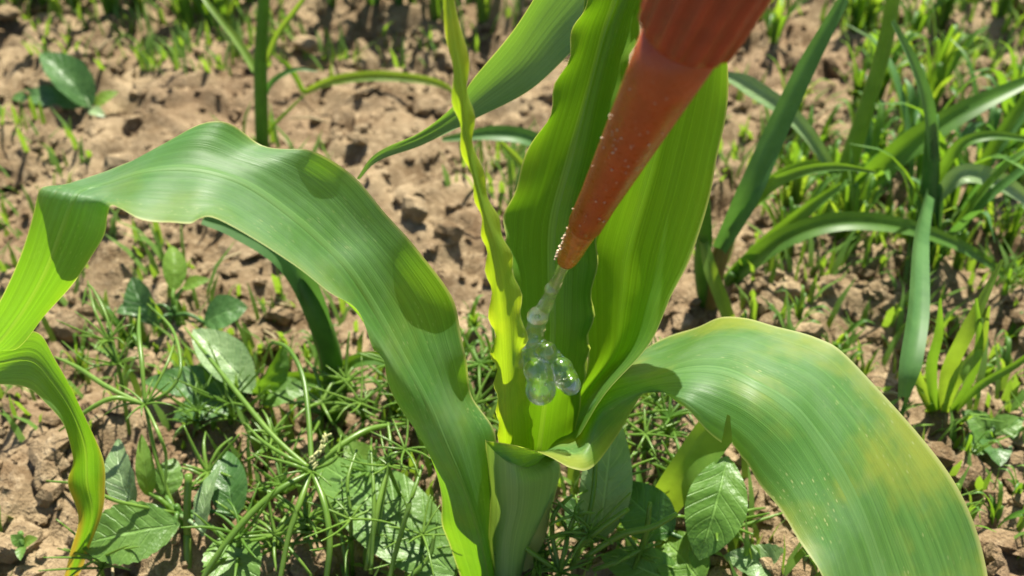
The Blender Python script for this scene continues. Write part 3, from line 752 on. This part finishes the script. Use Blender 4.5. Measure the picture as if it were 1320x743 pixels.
grass_plant('dark stalk of grass half hidden under the arched maize leaf', (433, 520),
  [([(428, 470, 0), (412, 415, .0), (388, 365, .004), (350, 322, .01)], [.0042, .0042, .004, .0032, .0022], 'grass')],
  [([(424, 475, 0), (408, 400, 0), (372, 335, .004), (310, 295, .01), (262, 280, .012)], [.006, .009, .009, .008, .005], 'grass_b'),
   ([(432, 500, 0), (385, 488, 0), (330, 500, 0), (270, 545, 0)], [.004, .0055, .005, .001], 'grass'),
   ([(430, 506, 0), (380, 512, 0), (340, 530, 0)], [.003, .005, .001], 'grass'),
   ([(434, 480, 0), (460, 465, 0), (490, 462, 0), (530, 470, 0)], [.004, .005, .005, .002], 'grass')])
grass_plant('short striped bright green blade rising under the drooping maize leaf', (838, 690),
  [], [([(838, 690, 0), (852, 655, 0), (880, 615, 0), (925, 550, .01), (985, 490, .016)], [.004, .010, .0125, .013, .008], 'grass_y'),
   ([(838, 690, 0), (828, 650, 0), (822, 600, .01)], [.003, .004, .001], 'grass')])
grass_plant('narrow grass blade passing behind the whorl under the dusty maize leaf', (742, 262),
  [], [([(742, 262, 0), (728, 215, 0), (690, 182, 0), (640, 172, 0), (570, 180, 0)], [.004, .006, .0075, .007, .002], 'grass_b'),
   ([(742, 262, 0), (700, 240, 0), (662, 200, 0), (640, 178, 0)], [.003, .003, .003, .001], 'grass_y'),
   ([(744, 262, 0), (762, 220, 0), (772, 180, 0)], [.003, .004, .001], 'grass')])
grass_plant('horizontal yellowish grass blade over pale soil left of the slender whorl leaf', (392, 120),
  [], [([(392, 120, 0), (430, 104, -.004), (490, 98, -.004), (560, 106, 0), (595, 126, 0)], [.003, .005, .0055, .004, .001], 'grass_y'),
   ([(392, 120, 0), (375, 90, 0), (352, 70, 0)], [.003, .003, .001], 'grass')])

# broad-leaved weeds: leaves as (base px, tip px, z base, z tip, width m, material, normal, extras)
def broad_weed(label, foot, leaves, name='broadleaf_weed', group=None):
    g0 = PZ(*foot); t = thing(name, g0, label, 'weed', group)
    tube('stem', [np.array(t.location) + [0, 0, -.003], np.array(t.location) + [.001, 0, .004], np.array(t.location) + [.0, .001, .010]], [.0014, .0012, .0009], M['broad'], t, 6, 4)
    for (b0, t0, zb, zt, wd, mt, nr, kw) in leaves:
        bp_ = np.array(PZ(*b0, zb)); tp_ = np.array(PZ(*t0, zt))
        ovate('leaf', bp_, tp_, wd, M[mt], t, nrm=nr, stalk=np.array(t.location) + [0, 0, .006], **kw)
    return t
broad_weed('low weed with a toothed oval leaf touching the yellowing maize leaf tip', (240, 700), [
  ((232, 676), (101, 702), .018, .016, .0195, 'broad', (-.1, -.55, .85), dict(serr=.06, fat=.48, cup=.12)),
  ((262, 692), (282, 598), .016, .030, .0085, 'broad_pale', (-.6, -.7, .4), dict(serr=.05)),
  ((302, 668), (292, 580), .016, .024, .0125, 'broad_dark', (.1, -.8, .6), dict()),
  ((290, 690), (322, 775), .014, .012, .0180, 'broad', (.1, -.4, .9), dict(serr=.06)),
  ((172, 655), (150, 565), .014, .026, .0120, 'broad_pale', (-.2, -.8, .5), dict()),
  ((192, 640), (182, 560), .018, .034, .0060, 'broad_bright', (.3, -.8, .4), dict(fat=.4)),
  ((210, 640), (225, 590), .014, .020, .0100, 'broad', (.2, -.5, .8), dict()),
])
broad_weed('weed with a shiny whitish oval leaf beside a folded leaf', (326, 520), [
  ((328, 508), (249, 424), .014, .030, .0165, 'broad_pale', (.30, -.35, .9), dict(cup=.35, curl=.06, fat=.5)),
  ((326, 508), (368, 444), .014, .030, .0110, 'broad', (.75, -.5, .3), dict(cup=.5)),
  ((312, 510), (184, 490), .010, .014, .0135, 'broad_dark', (0, -.3, 1), dict()),
  ((320, 512), (222, 540), .010, .012, .0150, 'broad_dark', (0, -.3, 1), dict()),
  ((334, 515), (400, 500), .010, .014, .0120, 'broad', (.1, -.3, 1), dict()),
])
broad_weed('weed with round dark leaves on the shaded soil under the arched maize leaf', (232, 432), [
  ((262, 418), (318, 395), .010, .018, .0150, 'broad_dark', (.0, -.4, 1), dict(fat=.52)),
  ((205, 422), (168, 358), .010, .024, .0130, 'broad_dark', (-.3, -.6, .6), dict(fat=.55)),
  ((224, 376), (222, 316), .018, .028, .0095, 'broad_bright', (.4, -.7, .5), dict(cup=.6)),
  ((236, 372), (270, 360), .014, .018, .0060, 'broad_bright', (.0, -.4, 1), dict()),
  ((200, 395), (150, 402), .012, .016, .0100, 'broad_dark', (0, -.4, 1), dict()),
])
broad_weed('weed with one large flat leaf under the thread weeds beside the maize sheath', (585, 748), [
  ((585, 742), (405, 588), .010, .014, .0260, 'broad', (.05, -.35, 1), dict(fat=.42, cup=.05)),
  ((560, 735), (505, 690), .008, .010, .0120, 'broad_dark', (0, -.3, 1), dict()),
  ((480, 610), (445, 570), .010, .018, .0110, 'broad_bright', (0, -.4, 1), dict()),
])
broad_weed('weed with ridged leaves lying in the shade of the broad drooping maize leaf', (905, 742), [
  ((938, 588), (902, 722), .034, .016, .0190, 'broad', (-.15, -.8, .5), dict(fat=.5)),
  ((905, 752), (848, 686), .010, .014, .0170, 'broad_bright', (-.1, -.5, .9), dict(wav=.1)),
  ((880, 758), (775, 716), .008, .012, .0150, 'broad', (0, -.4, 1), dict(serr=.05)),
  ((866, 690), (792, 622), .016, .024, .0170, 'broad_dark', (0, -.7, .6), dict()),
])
broad_weed('small weed with greyish crinkled leaf on bare soil under the drooping maize leaf', (1040, 742), [
  ((1034, 738), (934, 716), .008, .010, .0120, 'broad_pale', (0, -.5, .8), dict(wav=.25, serr=.06)),
  ((1040, 745), (1085, 758), .008, .010, .0100, 'broad', (0, -.5, .8), dict()),
])
broad_weed('pale ribbed upright leaf behind the maize sheath', (775, 700), [
  ((772, 696), (792, 532), .010, .046, .0165, 'broad_pale', (-.1, -.9, .4), dict(fat=.45, cup=.1)),
  ((770, 700), (730, 640), .008, .020, .0100, 'broad_dark', (-.1, -.8, .5), dict()),
])
broad_weed('seedling with bluish folded leaf on the far crumbly soil', (112, 138), [
  ((118, 140), (52, 66), .004, .026, .0200, 'broad_dark', (.6, -.6, .6), dict(cup=.5)),
  ((108, 138), (10, 124), .004, .008, .0130, 'broad_dark', (0, -.4, 1), dict()),
  ((122, 138), (152, 118), .004, .010, .0080, 'broad_bright', (0, -.4, 1), dict()),
  ((116, 142), (135, 150), .004, .004, .0060, 'broad_pale', (0, -.4, 1), dict()),
])
broad_weed('tiny seedling on the bare soil near the yellowing maize leaf tip', (30, 702), [
  ((30, 702), (14, 690), .004, .008, .0040, 'broad', (0, -.4, 1), dict()),
  ((31, 702), (48, 694), .004, .008, .0040, 'broad_bright', (0, -.4, 1), dict()),
  ((30, 704), (26, 722), .004, .005, .0035, 'broad', (0, -.4, 1), dict()),
])
broad_weed('leafy seedling on soil clods right of the drooping maize leaf', (1275, 565), [
  ((1275, 563), (1240, 530), .006, .012, .0100, 'broad', (0, -.4, 1), dict()),
  ((1277, 563), (1318, 540), .006, .012, .0100, 'broad', (0, -.4, 1), dict()),
  ((1275, 566), (1290, 600), .006, .008, .0110, 'broad_dark', (0, -.4, 1), dict()),
  ((1273, 566), (1236, 586), .006, .008, .0090, 'broad', (0, -.4, 1), dict()),
])

# thread-leaved weeds
def filaments(node, n, L, r_, up=.5, spread=1.0):
    ps = []
    for k in range(n):
        a = 2 * math.pi * (k + random.random() * .8) / n; l = L * random.uniform(.55, 1.15); d = np.array((math.cos(a) * spread, math.sin(a) * spread, up + random.uniform(-.25, .35)))
        d /= np.linalg.norm(d); bend = random.uniform(-.55, .25) * l; sb = random.uniform(-.25, .25) * l
        side = np.array((-math.sin(a), math.cos(a), 0)); node = np.array(node, float)
        P = [node + d * l * t + np.array((0, 0, bend * t * t)) + side * sb * t * t for t in (0, .3, .65, 1)]
        P = [np.array((q[0], q[1], max(q[2], .001))) for q in P]
        ps.append(tube_data(P, [r_, r_, r_ * .85, r_ * .45], 5, 3))
    return ps
def thread_weed(label, foot, nodes, arms=(), n=8, L=.022, r_=.00040, group=None, up=.5, mat='thread', stem_r=.0008):
    g0 = PZ(*foot); t = thing('thread_leaved_weed', g0, label, 'weed', group)
    P = [np.array(t.location) + [0, 0, -.003]] + [np.array(PZ(a, b, z)) for a, b, z in nodes]
    if len(P) == 2: P.insert(1, (P[0] + P[1]) / 2 + rng.normal(scale=.002, size=3))
    tube('stem', P, [stem_r, stem_r * .9, stem_r * .7], M[mat], t, 6, 5)
    for (a, b, z) in nodes:
        V, F = join_data(filaments(PZ(a, b, z), n, L, r_, up)); mesh_obj('leaf_whorl', V, F, M[mat], t)
    for pts, rad in arms:
        tube('branch', [np.array(PZ(a, b, z)) for a, b, z in pts], rad, M[mat], t, 7, 6)
    return t
tw = thread_weed('thread leaved weed with a tiny pale seed head and long radiating stems', (448, 760), [(402, 608, .034)], [
  ([(344, 452, .036), (352, 442, .040), (372, 450, .044), (390, 484, .044), (398, 540, .040), (402, 606, .034)], [.0004, .0007, .0009, .0009]),
  ([(400, 610, .034), (362, 630, .034), (322, 664, .030), (286, 708, .024), (258, 752, .016)], [.0009, .0011, .0011, .0010]),
  ([(400, 610, .034), (386, 650, .032), (372, 692, .026), (360, 752, .016)], [.0009, .0010, .0009, .0008]),
  ([(404, 612, .034), (418, 650, .032), (425, 698, .026), (420, 752, .016)], [.0009, .0010, .0010, .0009]),
  ([(401, 606, .034), (352, 562, .036), (302, 502, .036), (262, 452, .034), (238, 422, .032)], [.0008, .0009, .0008, .0003]),
  ([(404, 604, .034), (440, 574, .038), (478, 553, .038), (522, 546, .032)], [.0008, .0011, .0010, .0004]),
  ([(400, 604, .034), (372, 590, .038), (340, 570, .036), (318, 548, .034)], [.0006, .0007, .0006, .0003]),
  ([(404, 606, .034), (432, 592, .040), (440, 560, .044)], [.0005, .0006, .0002]),
  ([(400, 612, .034), (380, 600, .040), (328, 585, .036)], [.0005, .0006, .0002]),
], n=6, L=.014)
gs = []; h0 = np.array(PZ(402, 604, .035)); h1 = np.array(PZ(424, 556, .043))
for i in range(26):
    k = random.random(); p = h0 + (h1 - h0) * k + rng.normal(scale=.0007, size=3) * (1.2 - k)
    dr = (h1 - h0) / np.linalg.norm(h1 - h0) + rng.normal(scale=.5, size=3); dr /= np.linalg.norm(dr)
    v = IV * .00048; v = v + np.outer(IV @ dr, dr) * .0010 + p
    gs.append((v.tolist(), [tuple(int(z) for z in q) for q in IF]))
V, F = join_data(gs); mesh_obj('seed_head', V, F, M['seed'], tw)
thread_weed('thread leaved weed with fine upright needles in front of the round dark leaves', (243, 705), [(187, 522, .040)], [
  ([(187, 522, .040), (183, 470, .048), (179, 430, .050), (180, 396, .046)], [.0006, .0008, .0008, .0003]),
  ([(188, 522, .040), (215, 470, .046), (226, 438, .046)], [.0004, .0005, .0003]),
  ([(188, 522, .040), (222, 500, .044), (233, 470, .048), (222, 425, .048), (190, 392, .044)], [.0005, .0006, .0006, .0006, .0003]),
  ([(187, 522, .040), (150, 513, .044), (118, 526, .042), (76, 556, .036)], [.0006, .0008, .0008, .0003]),
  ([(187, 522, .040), (140, 500, .042), (100, 474, .042), (70, 460, .040)], [.0005, .0009, .0008, .0003]),
  ([(187, 522, .040), (205, 560, .038), (214, 590, .030), (212, 640, .02)], [.0005, .0006, .0005, .0003]),
  ([(243, 705, .006), (241, 670, .018), (243, 612, .032)], [.0013, .0012, .0012]),
  ([(243, 740, .002), (241, 690, .012)], [.0013, .0013]),
  ([(60, 440 + 180, .030), (110, 626, .034), (150, 646, .030), (228, 662, .017)], [.0003, .0006, .0006]),
], n=7, L=.013)
thread_weed('bushy thread leaved weed between the yellowing maize leaf and round dark leaves', (165, 560), [(152, 470, .030), (140, 440, .036)], [
  ([(140, 440, .036), (122, 400, .044), (113, 362, .046)], [.0005, .0005, .0002]),
  ([(150, 465, .030), (118, 470, .034), (80, 440, .034)], [.0004, .0004, .0002]),
  ([(152, 470, .030), (138, 410, .042), (115, 368, .046), (106, 395, .042)], [.0005, .0005, .0004, .0003]),
], n=11, L=.018, up=.9)
thread_weed('thread leaved weed with stubby curled tips beside the pale ribbed leaf', (722, 752), [(722, 738, .014), (732, 690, .026), (740, 665, .032)], [
  ([(722, 738, .014), (712, 690, .024), (716, 660, .032), (738, 638, .034)], [.0007, .0008, .0008, .0005]),
  ([(722, 738, .014), (690, 716, .02), (668, 700, .024)], [.0008, .0009, .0007]),
], n=7, L=.012, r_=.00055)
thread_weed('weed with thick pale needle leaves crossing the striped green blade', (752, 742), [(758, 690, .026)], [
  ([(735, 735, .012), (752, 690, .024), (764, 640, .034), (768, 585, .044), (768, 545, .048)], [.0007, .0008, .0008, .0006]),
  ([(740, 712, .020), (770, 685, .030), (810, 656, .038)], [.0008, .0010, .0008]),
  ([(755, 718, .018), (800, 690, .028), (840, 680, .034), (873, 662, .038)], [.0009, .0011, .0010, .0007]),
  ([(815, 740, .010), (832, 690, .026), (838, 648, .036)], [.0007, .0010, .0007]),
  ([(765, 735, .012), (800, 722, .018), (842, 700, .022)], [.0007, .0009, .0005]),
], n=7, L=.016, r_=.00050)
thread_weed('curly thread leaved weed tangled against the left maize leaf foot', (545, 690), [(500, 600, .034), (522, 580, .038)], [
  ([(500, 600, .034), (486, 660, .028), (472, 735, .014)], [.0006, .0009, .0008]),
  ([(545, 600, .038), (528, 650, .034), (508, 720, .018), (500, 760, .010)], [.0005, .0008, .0008, .0007]),
  ([(500, 545, .040), (503, 580, .038), (494, 640, .028), (486, 690, .02)], [.0004, .0007, .0007, .0005]),
  ([(460, 580, .034), (448, 620, .032), (452, 660, .026)], [.0004, .0006, .0005]),
  ([(478, 575, .036), (482, 650, .030), (478, 740, .014)], [.0004, .0007, .0006]),
  ([(560, 690, .022), (552, 720, .016), (520, 752, .010)], [.0006, .0008, .0008]),
], n=8, L=.014)
# scattered young ones: only their place tells them apart
for (fx, fy, nx_, ny_, z) in [(300, 560, 296, 520, .02), (340, 600, 350, 560, .022), (470, 560, 465, 520, .022), (500, 520, 505, 470, .024), (540, 560, 535, 520, .02),
     (300, 740, 310, 690, .022), (350, 720, 355, 690, .016), (450, 720, 452, 670, .024), (540, 730, 545, 690, .02), (610, 560, 612, 520, .02), (615, 500, 618, 470, .018), (480, 640, 478, 610, .018),
     (700, 735, 690, 715, .014), (790, 660, 790, 620, .022), (830, 600, 832, 560, .024), (860, 580, 862, 540, .022), (800, 570, 800, 540, .018), (880, 640, 885, 610, .016),
     (930, 700, 932, 670, .014), (820, 745, 825, 715, .016), (690, 745, 688, 735, .008), (130, 745, 128, 720, .012), (250, 560, 255, 530, .018), (390, 700, 395, 670, .016), (410, 550, 415, 520, .018),
     (575, 600, 572, 570, .02), (560, 500, 566, 470, .018), (440, 520, 446, 490, .018), (360, 650, 362, 625, .016), (270, 640, 268, 610, .018), (760, 600, 758, 570, .016), (845, 540, 846, 505, .022), (875, 520, 876, 490, .018)]:
    mt_ = random.choice(['thread', 'thread', 'grass_y']); hue = {'thread': 'green', 'grass_y': 'yellowish'}[mt_]
    place = ('among the low broadleaf weeds' if fx < 330 else 'around the weed with the pale seed head' if fx < 480 else 'tangled against the arched maize leaf foot' if fx < 650
             else 'beside the maize sheath' if fx < 800 else 'in the shade of the broad drooping maize leaf')
    thread_weed('young %s thread leaved weed %s' % (hue, place), (fx, fy), [(nx_, ny_, z), ((fx + nx_) / 2 + 3, (fy + ny_) / 2, z * .55)], n=random.randint(7, 11), L=random.uniform(.013, .022), r_=random.uniform(.0004, .0007), group='young %s thread weeds %s' % (hue, place), up=random.uniform(.4, 1.0), mat=mt_)

# grass tufts of the background: four kinds built once, then copied blade by blade
def tuft_proto(nb, L, wd, mats, lean=.5):
    bl = []
    for k in range(nb):
        a = random.random() * 6.283; l = L * random.uniform(.5, 1.1); d = np.array((math.cos(a), math.sin(a), 0)); ln = lean * random.uniform(.3, 1.2)
        P = [d * .002, d * l * .25 * ln + [0, 0, l * .45], d * l * .65 * ln + [0, 0, l * .8], d * l * 1.05 * ln + [0, 0, l * random.uniform(.65, 1.0)]]
        V, F, uv = blade_data(P, [wd * .7, wd, wd * .8, wd * .12], face=tuple(-d * .4 + np.array((0, 0, 1)) + rng.normal(scale=.2, size=3)), fold=.35, n=3)
        me = bpy.data.meshes.new('blade'); me.from_pydata([tuple(v) for v in V], [], F)
        me.polygons.foreach_set('use_smooth', [True] * len(me.polygons)); me.materials.append(M[random.choice(mats)]); bl.append(me)
    return bl
protos = [tuft_proto(9, .060, .0040, ['grass', 'grass_y']), tuft_proto(12, .045, .0026, ['grass', 'grass_y', 'grass_y']),
          tuft_proto(7, .085, .0055, ['grass', 'grass_b'], .6), tuft_proto(8, .035, .0034, ['grass_y', 'grass'], .8)]
def tufts(spots, label, group):
    for (px, py, kind, sc_) in spots:
        kd = ['leafy spreading', 'fine dense', 'tall wide bladed', 'short splayed'][kind]
        p = PZ(px, py); t = thing('grass_tuft', p, kd + ' ' + label, 'grass', kd + ' ' + group)
        t.rotation_euler.z = random.random() * 6.28; t.scale = (sc_,) * 3
        for me in protos[kind]:
            o = bpy.data.objects.new('blade', me); col.objects.link(o); o.parent = t
def rs(n, x0, x1, y0, y1, kinds, s0=.7, s1=1.2):
    return [(random.uniform(x0, x1), random.uniform(y0, y1), random.choice(kinds), random.uniform(s0, s1)) for _ in range(n)]
tufts(rs(40, -40, 330, -70, 34, (0, 1, 2), .8, 1.4), 'grass tuft in the dense grass beyond the folded bluish seedling', 'grass tufts beyond the seedling')
tufts(rs(26, 400, 760, -80, 30, (0, 1, 2), .8, 1.3), 'grass tuft behind the dusty maize leaf that arches backward', 'grass tufts behind the maize plant')
tufts(rs(26, 980, 1340, -80, 70, (0, 1, 3), .7, 1.2), 'grass tuft on the far pale soil beyond the bright upright grass stem', 'grass tufts on the far pale soil')
tufts(rs(40, 960, 1340, 110, 340, (0, 1, 2, 3), .6, 1.1), 'grass tuft among the tangled arching blades right of the maize whorl', 'grass tufts among the arching blades')
tufts(rs(14, 1180, 1340, 330, 720, (1, 3), .35, .7), 'grass tuft on the clods right of the broad drooping maize leaf', 'small grass tufts by the drooping leaf')
tufts(rs(10, 780, 1120, 380, 560, (1, 3), .35, .6), 'grass tuft on soil behind the broad drooping maize leaf', 'small grass tufts behind the drooping leaf')
tufts(rs(12, 440, 660, 420, 560, (1, 3), .35, .7), 'grass tuft between the arched maize leaf and the whorl', 'small grass tufts beside the whorl')
tufts(rs(10, 90, 420, 420, 640, (1, 3), .3, .6), 'grass tuft among the low broadleaf weeds', 'small grass tufts among broadleaf weeds')

# uncountable small green growth
gv_ = []; gf_ = []
def sprout(x, y, h, wd):
    z = gz(x, y) - .001; a = random.random() * 6.283; l = random.uniform(.1, .9) * h; d = np.array((math.cos(a), math.sin(a), 0)); sd = np.array((-d[1], d[0], 0)) * wd / 2
    p = np.array((x, y, z)); q = p + d * l * .4 + [0, 0, h * .6]; t = p + d * l + [0, 0, h]; o = len(gv_)
    gv_.extend([p - sd, p + sd, q - sd * .9, q + sd * .9, t]); gf_.extend([(o, o + 1, o + 3, o + 2), (o + 2, o + 3, o + 4)])
cnt = 0
while cnt < 19000:
    xx, yy = frustum_xy(1, -.05, 1.25, .75); xx = float(xx[0]); yy = float(yy[0])
    n_ = float(vnoise(np.array([xx / .06]), np.array([yy / .06]), 41)[0]) + (.30 if yy > .48 else 0) + (.10 if xx > .1 else 0) - (.25 if (xx < -.11 and yy < .06) else 0)
    if n_ < .50: continue
    for _ in range(random.randint(1, 4)):
        sprout(xx + random.gauss(0, .005), yy + random.gauss(0, .005), random.uniform(.006, .022) * (1.5 if yy > .55 else 1), random.uniform(.0012, .0032)); cnt += 1
o = mesh_obj('ground_cover', gv_, gf_, M['cover']); tag(o, 'tiny green sprouts scattered over the soil', None, kind='stuff')
# dry straw bits
sv = []
for i in range(160):
    xx, yy = frustum_xy(1, -.05, 1.0, 1.1); x, y = float(xx[0]), float(yy[0]); a = random.random() * 6.28; l = random.uniform(.006, .03); z = gz(x, y) + .003
    sv.append(tube_data([(x, y, z), (x + math.cos(a) * l / 2, y + math.sin(a) * l / 2, z + .002), (x + math.cos(a) * l, y + math.sin(a) * l, z)], [.0005, .0006, .0004], 4, 2))
V, F = join_data(sv); o = mesh_obj('straw_litter', V, F, M['grass_dry']); tag(o, 'bits of dry straw lying on the soil', None, kind='stuff')
